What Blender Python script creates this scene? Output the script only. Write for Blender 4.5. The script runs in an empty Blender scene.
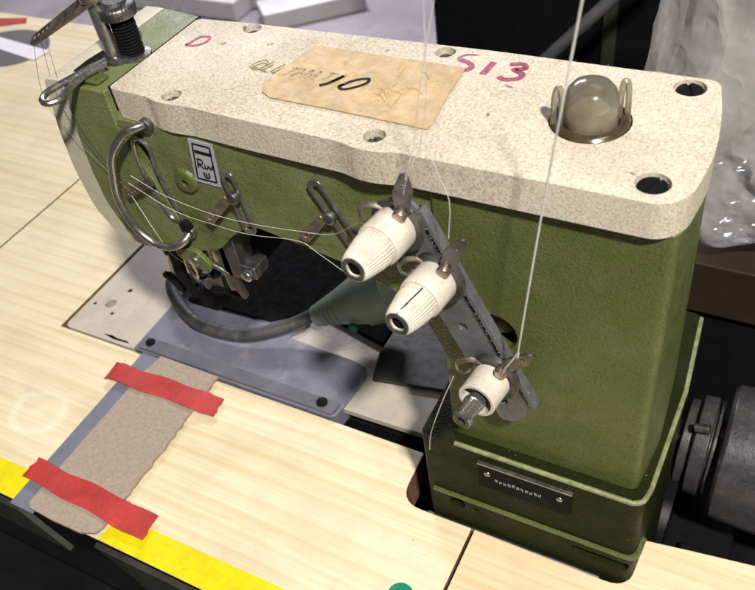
import bpy, bmesh, math, random
from mathutils import Vector, Matrix
random.seed(7)
S = 0.065                      # metres per modelling unit
sc = bpy.context.scene
COL = sc.collection

# ------------------------------------------------------------------ camera
cam_d = bpy.data.cameras.new('camera')
cam = bpy.data.objects.new('camera', cam_d)
COL.objects.link(cam)
RC = ((0.88313396, 0.45304871, -0.12174267), (0.24045371, -0.65998324, -0.71176129), (-0.40281065, 0.59930709, -0.69179086))
rm = Matrix((RC[0], [-v for v in RC[1]], [-v for v in RC[2]])).transposed().to_4x4()
rm.translation = Vector((9.02593363, -4.95030239, 8.28002212)) * S
cam.matrix_world = rm
cam_d.sensor_width = 36
cam_d.lens = 36 * 827.436 / 755
cam_d.clip_start = 0.02
cam_d.clip_end = 60
cam_d.dof.use_dof = True
cam_d.dof.focus_distance = 0.50
cam_d.dof.aperture_fstop = 16
sc.camera = cam

# ------------------------------------------------------------------ light
w = bpy.data.worlds.new('World')
sc.world = w
w.use_nodes = True
w.node_tree.nodes['Background'].inputs[0].default_value = (0.72, 0.80, 1.0, 1)
w.node_tree.nodes['Background'].inputs[1].default_value = 0.035

def area(name, pos, target, size, energy, color):
    d = bpy.data.lights.new(name, 'AREA')
    d.shape = 'RECTANGLE'; d.size = size[0]; d.size_y = size[1]
    d.energy = energy; d.color = color
    o = bpy.data.objects.new(name, d)
    COL.objects.link(o)
    p = Vector(pos) * S; t = Vector(target) * S
    o.location = p
    o.rotation_euler = (t - p).to_track_quat('-Z', 'Y').to_euler()
    return o
area('key_lamp', (17.5, -11.0, 24.0), (3, 0, 2), (0.09, 0.09), 54, (1.0, 0.945, 0.85))
area('second_lamp', (5.2, -11.0, 16.5), (5.5, 0, 1), (0.08, 0.08), .7, (0.95, 0.97, 1.0))
area('ceiling_lamp', (10, 16, 30), (3, 6, 0), (1.2, 0.5), 3, (0.9, 0.94, 1.0))
area('added_rear_fill', (-18, 34, 22), (-18, 32, -11), (1.2, 0.4), 90, (0.95, 0.93, 1.0))  # added fill that brightens the far floor and stand, not a known fixture
sc.view_settings.view_transform = 'Standard'
sc.view_settings.look = 'None'
sc.view_settings.exposure = 0
sc.view_settings.gamma = 1
sc.render.engine = 'CYCLES'

# ------------------------------------------------------------------ materials
class NT:
    def __init__(self, name):
        self.m = bpy.data.materials.new(name)
        self.m.use_nodes = True
        self.t = self.m.node_tree
        self.b = self.t.nodes['Principled BSDF']
        self.out = self.t.nodes['Material Output']
        tc = self.t.nodes.new('ShaderNodeTexCoord')
        self.tc = tc.outputs['Object']
    def n(self, typ, **kw):
        nd = self.t.nodes.new(typ)
        for k, v in kw.items(): setattr(nd, k, v)
        return nd
    def l(self, a, b): self.t.links.new(a, b)
    def coord(self, sx=1, sy=None, sz=None, off=(0, 0, 0)):
        sy = sx if sy is None else sy; sz = sx if sz is None else sz
        mp = self.n('ShaderNodeMapping')
        mp.inputs['Scale'].default_value = (sx / S, sy / S, sz / S)
        mp.inputs['Location'].default_value = off
        self.l(self.tc, mp.inputs[0]); return mp.outputs[0]
    def noise(self, vec, scale, detail=4, rough=.55, dist=0):
        nd = self.n('ShaderNodeTexNoise')
        nd.inputs['Scale'].default_value = scale; nd.inputs['Detail'].default_value = detail
        nd.inputs['Roughness'].default_value = rough; nd.inputs['Distortion'].default_value = dist
        self.l(vec, nd.inputs['Vector']); return nd.outputs['Fac']
    def ramp(self, fac, stops):
        nd = self.n('ShaderNodeValToRGB')
        e = nd.color_ramp.elements
        while len(e) < len(stops): e.new(.5)
        for el, (p, c) in zip(e, stops):
            el.position = p
            el.color = (c, c, c, 1) if isinstance(c, (int, float)) else (*c, 1)
        self.l(fac, nd.inputs[0]); return nd.outputs[0]
    def mix(self, fac, a, b, mode='MIX'):
        nd = self.n('ShaderNodeMix', data_type='RGBA', blend_type=mode)
        for i, (v, s) in enumerate(((fac, nd.inputs[0]), (a, nd.inputs[6]), (b, nd.inputs[7]))):
            if isinstance(v, bpy.types.NodeSocket): self.l(v, s)
            elif isinstance(v, (int, float)): s.default_value = v if i == 0 else (v, v, v, 1)
            else: s.default_value = (*v, 1)
        return nd.outputs[2]
    def set(self, key, v):
        s = self.b.inputs[key]
        if isinstance(v, bpy.types.NodeSocket): self.l(v, s)
        elif isinstance(v, (int, float)): s.default_value = v
        else: s.default_value = (*v, 1)
    def bump(self, h, strength, dist, prev=None):
        nd = self.n('ShaderNodeBump')
        nd.inputs['Strength'].default_value = strength
        nd.inputs['Distance'].default_value = dist * S
        self.l(h, nd.inputs['Height'])
        if prev is not None: self.l(prev, nd.inputs['Normal'])
        return nd.outputs[0]
    def normal(self, nrm): self.l(nrm, self.b.inputs['Normal'])

def plain(name, col, rough=.5, metal=0, vary=.25, scale=3, bump=.0, bscale=40, dirt=None, spec=.5):
    t = NT(name); v = t.coord()
    n1 = t.noise(v, scale, 5, .65)
    lo = tuple(c * (1 - vary) for c in col); hi = tuple(min(1, c * (1 + vary)) for c in col)
    c = t.ramp(n1, [(.3, lo), (.7, hi)])
    if dirt:
        c = t.mix(t.ramp(t.noise(v, scale * 2.3, 6, .75), [(.55, 0), (.68, .8)]), c, dirt)
    t.set('Base Color', c)
    t.set('Roughness', t.ramp(t.noise(v, scale * 3, 4, .6), [(.3, max(0, rough - .12)), (.7, min(1, rough + .12))]))
    t.set('Metallic', metal); t.set('Specular IOR Level', spec)
    if bump: t.normal(t.bump(t.noise(v, bscale, 3, .6), bump, .02))
    return t.m

def mat_cover():
    t = NT('cream_speckled_paint'); v = t.coord()
    grain = t.noise(v, 52, 3, .65)
    broad = t.noise(v, .9, 6, .68)
    c = t.ramp(grain, [(.33, (.37, .32, .25)), (.44, (.51, .455, .37)), (.60, (.62, .56, .47))])
    c = t.mix(t.ramp(broad, [(.40, 0), (.72, .6)]), c, t.ramp(grain, [(.36, (.20, .165, .12)), (.62, (.50, .43, .33))]))
    c = t.mix(t.ramp(t.noise(v, 2.6, 8, .78), [(.57, 0), (.70, .5)]), c, (.30, .235, .15))
    c = t.mix(t.ramp(t.noise(v, 8, 3, .5), [(.73, 0), (.76, .8)]), c, (.07, .055, .04))
    t.set('Base Color', c)
    t.set('Roughness', t.ramp(broad, [(.3, .5), (.7, .75)]))
    b = t.bump(grain, .5, .010)
    t.normal(b); return t.m

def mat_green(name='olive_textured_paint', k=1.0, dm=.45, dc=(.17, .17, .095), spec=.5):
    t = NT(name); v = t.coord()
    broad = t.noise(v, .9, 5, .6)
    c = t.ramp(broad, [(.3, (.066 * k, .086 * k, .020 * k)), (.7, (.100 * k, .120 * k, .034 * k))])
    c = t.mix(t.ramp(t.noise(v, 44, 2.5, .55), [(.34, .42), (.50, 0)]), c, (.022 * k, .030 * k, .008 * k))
    dust = t.ramp(t.noise(v, 2.2, 8, .72), [(.5 if dm < .5 else .36, 0), (.78, dm)])
    c = t.mix(dust, c, dc)
    c = t.mix(t.ramp(t.noise(v, 14, 4, .7), [(.68, 0), (.74, .7)]), c, (.03, .035, .015))
    fleck = t.ramp(t.noise(v, 22, 2, .5), [(.745, 0), (.76, .55)]); c = t.mix(fleck, c, (.26, .27, .17))
    t.set('Base Color', c)
    t.set('Roughness', t.ramp(t.noise(v, 5, 5, .6), [(.3, .30), (.7, .55)])); t.set('Specular IOR Level', spec)
    c = t.mix(t.ramp(t.noise(v, 4, 7, .8), [(.60, 0), (.66, .55)]), c, tuple(x * .35 for x in dc)); t.set('Base Color', c)
    b = t.bump(t.noise(v, 44, 2.5, .55), .8, .012); b = t.bump(t.noise(v, 12, 2, .5), .3, .012, b)
    t.normal(b); return t.m

def mat_wood(name, off=(0, 0, 0), a=(.735, .655, .455), b_=(.55, .40, .195), knot=None, broad=1.0):
    t = NT(name)
    v = t.coord(.16 * broad, 1 * broad, 1, off)
    wv = t.n('ShaderNodeTexWave', wave_type='BANDS', bands_direction='Y', wave_profile='SAW')
    wv.inputs['Scale'].default_value = 1.35; wv.inputs['Distortion'].default_value = 7.5
    wv.inputs['Detail'].default_value = 3.5; wv.inputs['Detail Scale'].default_value = .5
    wv.inputs['Detail Roughness'].default_value = .45
    t.l(v, wv.inputs['Vector'])
    rings = t.ramp(wv.outputs['Fac'], [(.0, .0), (.55, .12), (.90, .95), (1, .1)])
    patch = t.ramp(t.noise(t.coord(.18, .5, 1, off), 1.0, 3, .5), [(.3, .35), (.7, 1)])
    c = t.mix(t.mix(1.0, rings, patch, 'MULTIPLY'), a, b_)
    streak = t.noise(t.coord(.45, 20, 20), 1.2, 6, .8)
    c = t.mix(t.ramp(streak, [(.42, 0), (.62, .95)]), c, tuple(x * k_ for x, k_ in zip(a, (.82, .76, .64))))
    c = t.mix(t.ramp(t.noise(t.coord(.12, .8, 1, off), 2, 2, .5), [(.35, 0), (.7, .45)]), c, (.84, .75, .58))
    if knot:
        kx, ky = knot
        mp = t.n('ShaderNodeMapping'); t.l(t.tc, mp.inputs[0])
        mp.inputs['Scale'].default_value = (1 / S, 1.15 / S, 0)
        mp.inputs['Location'].default_value = (-kx, -ky * 1.15, 0)
        ln = t.n('ShaderNodeVectorMath', operation='LENGTH'); 
        ad = t.n('ShaderNodeVectorMath', operation='ADD')
        t.l(mp.outputs[0], ad.inputs[0])
        nn = t.n('ShaderNodeTexNoise'); nn.inputs['Scale'].default_value = 3; t.l(t.coord(), nn.inputs['Vector'])
        sm = t.n('ShaderNodeVectorMath', operation='SCALE'); sm.inputs['Scale'].default_value = .12
        t.l(nn.outputs['Color'], sm.inputs[0]); t.l(sm.outputs[0], ad.inputs[1]); t.l(ad.outputs[0], ln.inputs[0])
        ring = t.ramp(ln.outputs['Value'], [(.0, .35), (.10, .15), (.2, .05), (.30, .10), (.385, .38), (.47, .0)])
        c = t.mix(ring, c, (.93, .86, .72))
    speck = t.ramp(t.noise(t.coord(), 9, 4, .6), [(.735, 0), (.76, .7)])
    c = t.mix(speck, c, (.16, .10, .06))
    sc1 = t.ramp(t.noise(t.coord(9, 1.4, 1), 1.3, 5, .8), [(.66, 0), (.70, .35)]); c = t.mix(sc1, c, (.50, .41, .28))
    grime = t.ramp(t.noise(t.coord(), .8, 6, .7), [(.48, 0), (.75, .40)])
    c = t.mix(grime, c, (.42, .34, .25))
    t.set('Base Color', c)
    t.set('Roughness', t.ramp(streak, [(.3, .38), (.7, .55)]))
    t.normal(t.bump(streak, .12, .02)); return t.m

def mat_metal(name, col=(.42, .40, .37), rough=.32, rust=.5, metal=.9):
    t = NT(name); v = t.coord()
    c = t.ramp(t.noise(v, 6, 5, .7), [(.35, tuple(x * .55 for x in col)), (.7, col)])
    c = t.mix(t.ramp(t.noise(v, 4, 6, .75), [(.52, 0), (.72, rust)]), c, (.16, .095, .055))
    t.set('Base Color', c); t.set('Metallic', metal)
    t.set('Roughness', t.ramp(t.noise(v, 9, 5, .7), [(.3, rough * .6), (.7, min(1, rough * 1.7))]))
    t.normal(t.bump(t.noise(v, 30, 3, .6), .15, .015)); return t.m

def mat_bag():
    t = NT('wrinkled_clear_plastic'); v = t.coord()
    nd = t.n('ShaderNodeTexNoise'); nd.inputs['Scale'].default_value = 1.3; nd.inputs['Detail'].default_value = 3
    t.l(v, nd.inputs['Vector'])
    vv = t.mix(.35, v, nd.outputs['Color'])
    mp2 = t.n('ShaderNodeMapping'); mp2.inputs['Scale'].default_value = (1, 1, .38); mp2.inputs['Rotation'].default_value = (0, .5, 0)
    t.l(vv, mp2.inputs[0])
    def cells(sc_):
        vo = t.n('ShaderNodeTexVoronoi', feature='F1'); vo.inputs['Scale'].default_value = sc_
        t.l(mp2.outputs[0], vo.inputs['Vector']); return vo.outputs['Distance']
    n1 = t.noise(v, .5, 4, .6, .4)
    c = t.ramp(n1, [(.3, (.62, .60, .60)), (.7, (.88, .86, .86))])
    t.set('Base Color', c); t.set('Roughness', .12); t.set('Specular IOR Level', .9)
    t.set('Transmission Weight', .35); t.set('IOR', 1.3)
    b = t.bump(cells(1.5), .9, .30); b = t.bump(cells(4.2), .8, .08, b)
    t.normal(b)
    tr = t.n('ShaderNodeBsdfTransparent'); tr.inputs[0].default_value = (.95, .95, .97, 1)
    mx = t.n('ShaderNodeMixShader')
    t.l(t.ramp(n1, [(.3, .66), (.7, .36)]), mx.inputs[0])
    t.l(t.b.outputs[0], mx.inputs[1]); t.l(tr.outputs[0], mx.inputs[2])
    t.l(mx.outputs[0], t.out.inputs[0]); return t.m

def mat_glass():
    t = NT('smoky_clear_plastic'); v = t.coord()
    t.set('Base Color', t.ramp(t.noise(v, 5, 5, .7), [(.3, (.26, .22, .16)), (.7, (.52, .48, .40))]))
    t.set('Transmission Weight', .72); t.set('Roughness', .16); t.set('IOR', 1.42)
    return t.m

def mat_card():
    t = NT('brown_cardboard'); v = t.coord()
    c = t.ramp(t.noise(v, 22, 5, .7), [(.3, (.27, .21, .165)), (.7, (.385, .315, .255))])
    c = t.mix(t.ramp(t.noise(v, 3, 6, .7), [(.55, 0), (.75, .35)]), c, (.24, .17, .13))
    t.set('Base Color', c); t.set('Roughness', .88)
    t.normal(t.bump(t.noise(v, 30, 3, .6), .3, .02)); return t.m

M = dict(
    cover=mat_cover(), green=mat_green(), green_arm=mat_green('dusty_olive_paint', 1.1, .75, (.20, .205, .12)), green_flat=plain('flat_olive_paint', (.145, .17, .07), .5, vary=.12, scale=2, bump=.15, bscale=30, dirt=(.09, .10, .05)),
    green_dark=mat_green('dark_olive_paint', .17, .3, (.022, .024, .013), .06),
    woodL=mat_wood('pine_board_pale', (3.1, 7.7, 0)),
    woodM=mat_wood('pine_board_knotted', (0.3, 1.9, 0), knot=(-2.06, -3.82)),
    woodR=mat_wood('pine_board_narrow_grain', (8.7, 4.2, 0), a=(.78, .62, .40), broad=1.5),
    raw=plain('raw_wood_edge', (.17, .085, .045), .75, vary=.45, scale=5, bump=.3),
    apron=plain('dark_laminate_edge', (.035, .037, .030), .5, spec=.25, vary=.3),
    beige=plain('beige_bed_paint', (.47, .42, .36), .55, vary=.10, scale=2, bump=.3, bscale=28, dirt=(.38, .33, .27)),
    beige2=plain('cream_face_plate_paint', (.48, .45, .35), .5, vary=.12, scale=2, bump=.25, bscale=25, dirt=(.36, .33, .25)),
    purple=plain('violet_grey_plate', (.165, .165, .22), .34, vary=.22, scale=1.3, dirt=(.25, .245, .28)),
    purple_dark=plain('dark_violet_grey_rail', (.10, .10, .125), .45, vary=.3, scale=2),
    black=plain('black_paint', (.008, .008, .009), .6, spec=.05, vary=.3),
    blackmat=plain('matt_black', (.006, .006, .007), .85, spec=.08, vary=.3),
    dkgreen=plain('blackish_green_cover', (.022, .026, .022), .5, vary=.3),
    rubber=plain('dusty_black_rubber', (.05, .05, .052), .6, vary=.3, scale=6, dirt=(.12, .12, .125)),
    steel=mat_metal('worn_steel', (.50, .48, .46), .25, .25),
    steel_dark=mat_metal('dark_worn_steel', (.22, .21, .215), .38, .25),
    steel_w=mat_metal('warm_worn_steel', (.50, .42, .34), .35, .5),
    rusty=mat_metal('rusty_steel', (.33, .27, .22), .45, .85),
    zinc=plain('dusty_zinc_plate', (.13, .13, .145), .5, metal=.35, vary=.35, scale=5, bump=.3, bscale=50, dirt=(.12, .12, .13)),
    knob=plain('off_white_plastic', (.55, .52, .455), .45, vary=.14, scale=5, bump=.2, bscale=50, dirt=(.44, .34, .22)),
    drum=plain('dark_grey_castpaint', (.036, .034, .037), .36, vary=.3, scale=5, bump=.15, bscale=40, dirt=(.085, .08, .085)),
    cone=plain('grey_green_plastic', (.26, .32, .28), .5, vary=.1),
    red=plain('red_cloth_tape', (.40, .035, .03), .55, vary=.22, scale=2.5, bump=.3, bscale=30, dirt=(.30, .03, .03)),
    yellow=plain('yellow_tape', (.70, .61, .0), .5, vary=.12, scale=4, bump=.3, bscale=30, dirt=(.55, .43, .03)),
    bluegrey=plain('blue_grey_strip', (.16, .17, .22), .45, vary=.1),
    card=mat_card(),
    masking=plain('masking_tape', (.42, .30, .155), .6, vary=.25, scale=3, bump=.6, bscale=9, dirt=(.27, .185, .10)),
    ink_red=plain('crimson_marker', (.24, .012, .055), .5, vary=.4, scale=10, dirt=(.50, .36, .33)),
    ink_black=plain('black_marker', (.010, .008, .010), .7, vary=.2, spec=.1),
    ink_olive=plain('faded_olive_print', (.17, .155, .04), .6, vary=.5, scale=12),
    ink_grey=plain('faded_grey_print', (.33, .255, .155), .6, vary=.4, scale=12),
    labelgrey=plain('grey_label', (.33, .34, .37), .4, vary=.12),
    paper=plain('pale_paper', (.74, .70, .78), .6, vary=.06),
    darkpatch=plain('dark_grey_patch', (.10, .095, .11), .6, vary=.15),
    greendot=plain('green_sticker', (.01, .19, .13), .4, vary=.1),
    thread=plain('grey_thread', (.52, .51, .50), .7, vary=.2),
    thread_w=plain('white_thread', (.72, .71, .70), .7, vary=.15),
    floor=plain('grey_floor_paint', (.27, .245, .265), .55, vary=.25, scale=.12, dirt=(.20, .185, .20)),
    floor_dark=plain('added_floor_dark', (.007, .007, .008), .85, spec=.08, vary=.4, scale=1),  # for the added sheet that darkens the near floor
    white=plain('pale_grey_enamel', (.55, .53, .53), .4, vary=.12, scale=.5),
    brown=plain('dark_brown_board', (.030, .019, .014), .6, spec=.2, vary=.3, scale=1),
    bluerod=plain('blue_grey_pipe', (.13, .13, .155), .4, vary=.2),
    cloth=plain('pale_grey_cloth', (.40, .385, .37), .8, vary=.15, scale=1.2, bump=.2, bscale=18),
    bag=mat_bag(), glass=mat_glass(),
)

# ------------------------------------------------------------------ mesh builder
class MB:
    def __init__(self): self.v = []; self.f = []
    def add(self, vs, fs):
        o = len(self.v); self.v += [Vector(p) for p in vs]
        self.f += [tuple(i + o for i in q) for q in fs]; return self
    def prism(self, poly, a, b, axis='z', top=None):
        n = len(poly); top = top or poly
        def P(p, h):
            return {'z': (p[0], p[1], h), 'y': (p[0], h, p[1]), 'x': (h, p[0], p[1])}[axis]
        vs = [P(p, a) for p in poly] + [P(p, b) for p in top]
        fs = [tuple(range(n)), tuple(range(n, 2 * n))] + [(i, (i + 1) % n, n + (i + 1) % n, n + i) for i in range(n)]
        return self.add(vs, fs)
    def box(self, x0, x1, y0, y1, z0, z1):
        return self.prism([(x0, y0), (x1, y0), (x1, y1), (x0, y1)], z0, z1)
    def lathe(self, prof, o, ax, n=40, close=True):
        """prof: (distance along ax, radius)"""
        o = Vector(o); ax = Vector(ax).normalized()
        u = ax.orthogonal().normalized(); w_ = ax.cross(u)
        vs = []; fs = []
        for d, r in prof:
            for i in range(n):
                t = 2 * math.pi * i / n
                vs.append(o + ax * d + (u * math.cos(t) + w_ * math.sin(t)) * r)
        for k in range(len(prof) - 1):
            for i in range(n):
                j = (i + 1) % n
                fs.append((k * n + i, k * n + j, (k + 1) * n + j, (k + 1) * n + i))
        if close:
            fs.append(tuple(range(n))); fs.append(tuple(range((len(prof) - 1) * n, len(prof) * n)))
        return self.add(vs, fs)
    def ribbed(self, prof, o, ax, n=36, depth=.012):
        o = Vector(o); ax = Vector(ax).normalized()
        u = ax.orthogonal().normalized(); w_ = ax.cross(u)
        N = n * 4; vs = []; fs = []
        for d, r in prof:
            for i in range(N):
                t = 2 * math.pi * i / N
                rr = r - (depth if i % 4 in (0,) else (depth * .5 if i % 4 == 1 else 0))
                vs.append(o + ax * d + (u * math.cos(t) + w_ * math.sin(t)) * rr)
        for k in range(len(prof) - 1):
            for i in range(N):
                j = (i + 1) % N
                fs.append((k * N + i, k * N + j, (k + 1) * N + j, (k + 1) * N + i))
        fs.append(tuple(range(N))); fs.append(tuple(range((len(prof) - 1) * N, len(prof) * N)))
        return self.add(vs, fs)
    def cyl(self, a, b, r, r2=None, n=32):
        a = Vector(a); b = Vector(b)
        return self.lathe([(0, r), ((b - a).length, r if r2 is None else r2)], a, b - a, n)
    def tube(self, pts, r, n=10, flat=None, closed=False):
        pts = [Vector(p) for p in pts]; N = len(pts)
        rs = r if isinstance(r, (list, tuple)) else [r] * N
        vs = []; fs = []; nrm = None
        for i in range(N):
            a = pts[(i - 1) % N] if (closed or i) else pts[0]; b = pts[(i + 1) % N] if (closed or i < N - 1) else pts[-1]
            t = (b - a).normalized()
            if nrm is None: nrm = (Vector(flat) if flat else t.orthogonal())
            nrm = (nrm - t * nrm.dot(t)).normalized(); bn = t.cross(nrm)
            for k in range(n):
                q = 2 * math.pi * k / n
                rr = rs[i]
                if isinstance(rr, tuple): vs.append(pts[i] + nrm * math.cos(q) * rr[0] + bn * math.sin(q) * rr[1])
                else: vs.append(pts[i] + (nrm * math.cos(q) + bn * math.sin(q)) * rr)
        m = N if closed else N - 1
        for i in range(m):
            for k in range(n):
                j = (k + 1) % n; i2 = (i + 1) % N
                fs.append((i * n + k, i * n + j, i2 * n + j, i2 * n + k))
        if not closed:
            fs.append(tuple(range(n))); fs.append(tuple(range((N - 1) * n, N * n)))
        return self.add(vs, fs)
    def sphere(self, c, r, sc_=(1, 1, 1), n=24):
        prof = [(-r * math.cos(math.pi * i / n), max(1e-4, r * math.sin(math.pi * i / n))) for i in range(n + 1)]
        s0 = len(self.v); self.lathe(prof, (0, 0, 0), (0, 0, 1), n * 2)
        for i in range(s0, len(self.v)):
            p = self.v[i]; self.v[i] = Vector((p.x * sc_[0] + c[0], p.y * sc_[1] + c[1], p.z * sc_[2] + c[2]))
        return self
    def mesh(self, name, off=Vector()):
        me = bpy.data.meshes.new(name)
        me.from_pydata([tuple((p - off) * S) for p in self.v], [], self.f)
        bm = bmesh.new(); bm.from_mesh(me)
        bmesh.ops.remove_doubles(bm, verts=bm.verts, dist=1e-7)
        bmesh.ops.recalc_face_normals(bm, faces=bm.faces)
        bm.to_mesh(me); bm.free()
        return me

def smooth(pts, k=6, closed=False):
    P = [Vector(p) for p in pts]; n = len(P); out = []
    rng = range(n if closed else n - 1)
    for i in rng:
        p0 = P[(i - 1) % n] if (closed or i) else P[0] * 2 - P[1]
        p1 = P[i]; p2 = P[(i + 1) % n]
        p3 = P[(i + 2) % n] if (closed or i + 2 < n) else P[-1] * 2 - P[-2]
        for s in range(k):
            t = s / k
            out.append(.5 * ((2 * p1) + (p2 - p0) * t + (2 * p0 - 5 * p1 + 4 * p2 - p3) * t * t + (-p0 + 3 * p1 - 3 * p2 + p3) * t ** 3))
    if not closed: out.append(P[-1])
    return out

def rpoly(pts, r, k=6):
    """round the corners of a 2D polygon; r is one radius or one per corner"""
    n = len(pts); out = []
    for i, p in enumerate(pts):
        rr = r[i] if isinstance(r, (list, tuple)) else r
        if rr <= 0: out.append(p); continue
        a = Vector(pts[i - 1]).to_3d() - Vector(p).to_3d(); b = Vector(pts[(i + 1) % n]).to_3d() - Vector(p).to_3d()
        d = min(rr, a.length * .49, b.length * .49)
        A = Vector(p).to_3d() + a.normalized() * d; B = Vector(p).to_3d() + b.normalized() * d; C = Vector(p).to_3d()
        for s in range(k + 1):
            t = s / k; q = A * (1 - t) ** 2 + C * 2 * t * (1 - t) + B * t * t
            out.append((q.x, q.y))
    return out

def rrect(x0, x1, y0, y1, r, k=6): return rpoly([(x0, y0), (x1, y0), (x1, y1), (x0, y1)], r, k)
def circ(x, y, r, n=32, ry=None): return [(x + r * math.cos(2 * math.pi * i / n), y + (ry or r) * math.sin(2 * math.pi * i / n)) for i in range(n)]

def base_of(parent):
    o = Vector()
    while parent is not None: o += parent.location / S; parent = parent.parent
    return o

def obj(name, mb, mat, parent=None, bevel=0, segs=3, ang=35, cut=None, loc=None, sm=True, mats=None):
    off = base_of(parent)
    if parent is None:
        if loc is None:
            xs = [p.x for p in mb.v]; ys = [p.y for p in mb.v]; zs = [p.z for p in mb.v]
            loc = ((min(xs) + max(xs)) / 2, (min(ys) + max(ys)) / 2, min(zs))
        off = Vector(loc)
    me = mb.mesh(name, off)
    o = bpy.data.objects.new(name, me)
    COL.objects.link(o)
    if parent is None: o.location = off * S
    else: o.parent = parent
    me.materials.append(mat)
    if cut is not None:
        cm = cut.mesh('cutter_tmp', off)
        co = bpy.data.objects.new('cutter_tmp', cm); COL.objects.link(co)
        if parent is None: co.location = o.location
        else: co.parent = parent
        md = o.modifiers.new('b', 'BOOLEAN'); md.operation = 'DIFFERENCE'; md.object = co; md.solver = 'EXACT'
        bpy.context.view_layer.update()
        dg = bpy.context.evaluated_depsgraph_get()
        nm = bpy.data.meshes.new_from_object(o.evaluated_get(dg))
        o.modifiers.clear(); o.data = nm; nm.name = name
        bpy.data.objects.remove(co); bpy.data.meshes.remove(me); me = nm
    if sm:
        for p in me.polygons: p.use_smooth = True
        me.set_sharp_from_angle(angle=math.radians(ang))
    if bevel:
        md = o.modifiers.new('bevel', 'BEVEL'); md.width = bevel * S; md.segments = segs
        md.limit_method = 'ANGLE'; md.angle_limit = math.radians(ang); md.harden_normals = True
    return o

def tag(o, label=None, cat=None, group=None, kind=None):
    if label: o['label'] = label
    if cat: o['category'] = cat
    if group: o['group'] = group
    if kind: o['kind'] = kind
    return o
def thing(name, loc, label, cat, group=None):
    o = bpy.data.objects.new(name, None); COL.objects.link(o)
    o.location = Vector(loc) * S; o.empty_display_size = .05
    return tag(o, label, cat, group)

# ================================================================== SETTING
FZ = -11.5
tag(obj('floor', MB().box(-90, 60, -30, 90, FZ - .5, FZ), M['floor']), kind='structure')

# ------------------------------------------------------------------ table
tbl = thing('sewing_table', (3, 2.5, FZ), 'pale pine workshop table with the green machine set into its cutout', 'table')
TH = .55
rb = 8.08
notchB = rpoly([(5.98, 0), (6.0, -.70), (6.95, -.70)], [.02, .24, 0], 6)
pB = [(-2.36, -2.54), (6.885, -2.54), (6.885, -.70)] + [p for p in reversed(rpoly([(5.9, 0), (5.98, 0), (6.0, -.70), (6.88, -.71)], [0, .03, .26, 0], 7))][1:-1] + \
     [(0.0, 0.0), (0.0, 2.8), (6.885, 2.8), (6.885, rb), (-2.36, rb)]
pA = [(-14, -2.54), (-2.39, -2.54), (-2.39, rb), (-14, rb)]
pC = [(6.915, -2.54), (15, -2.54), (15, .9), (12, .42), (10.6, .14), (9.7, .04), (9.1, -.04), (8.62, -.11)] + \
     rpoly([(8.6, -.12), (8.61, -.72), (8.0, -.705)], [0, .26, 0], 7)[1:-1] + [(6.915, -.70)]
for poly, mt, nm in ((pA, 'woodL', ''), (pB, 'woodM', ''), (pC, 'woodR', '')):
    o = obj('tabletop_board', MB().prism(poly, -TH, 0), M[mt], tbl, bevel=.015, segs=2)
    o.data.materials.append(M['raw']); o.data.materials.append(M['blackmat'])
    for p in o.data.polygons:
        if abs(p.normal.z) < .5: p.material_index = 2 if p.normal.y < -.9 and p.center.y + o.parent.location.y < -2.5 * S else 1
# dark front apron strips, with slanting ends at the opening
obj('apron', MB().prism([(-14, -.03), (1.72, -.03), (2.30, -.62), (-14, -.62)], -2.62, -2.545, 'y'), M['apron'], tbl, bevel=.01)
obj('apron', MB().prism([(2.95, -.03), (15, -.03), (15, -.62), (3.55, -.62)], -2.62, -2.545, 'y'), M['apron'], tbl, bevel=.01)
for i, (x, y) in enumerate(((-13, -1.2), (-13, 7.2), (14, -1.6), (6.0, 7.2))):
    obj('table_leg', MB().box(x - .35, x + .35, y - .5, y + .5, FZ, -TH), M['white'], tbl, bevel=.05)
obj('under_tray', MB().box(-1.5, 6.3, -2.1, 3.6, -3.4, -3.3), M['blackmat'], tbl)
# yellow marking tape
def tape(name, poly, z, th, mat, label, cat, group=None, wav=0):
    o = obj(name, MB().prism(poly, z, z + th), mat, bevel=0)
    return tag(o, label, cat, group)
tape('yellow_tape', [(-14, -2.535), (1.66, -2.535), (1.62, -2.14), (-14, -2.12)], .004, .008, M['yellow'], 'yellow marking tape on the table edge left of the cardboard strip', 'tape', 'yellow edge tapes')
tape('yellow_tape', [(2.98, -2.535), (15, -2.535), (15, -2.15), (6, -2.16), (3.0, -2.18)], .004, .008, M['yellow'], 'yellow marking tape on the table edge right of the cardboard strip', 'tape', 'yellow edge tapes')
tape('blue_grey_strip', [(1.60, -2.60), (1.98, -2.60), (1.94, .0), (1.60, .02)], .014, .02, M['bluegrey'], 'narrow blue grey strip showing along the left side of the cardboard', 'strip')
cp = [(1.86, -2.50), (1.92, -2.56), (2.3, -2.58), (2.75, -2.57), (2.93, -2.50)]
yy = -2.40
while yy < -.02:
    cp.append((2.97 + random.uniform(-.018, .018) - .02 * (yy + 2.4), yy)); yy += .07
cp += [(2.92, .01), (1.93, .03), (1.87, -.3)]
card = tape('cardboard_strip', cp, .036, .035, M['card'], 'brown cardboard strip taped on the pine table between two red tapes', 'cardboard')
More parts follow.
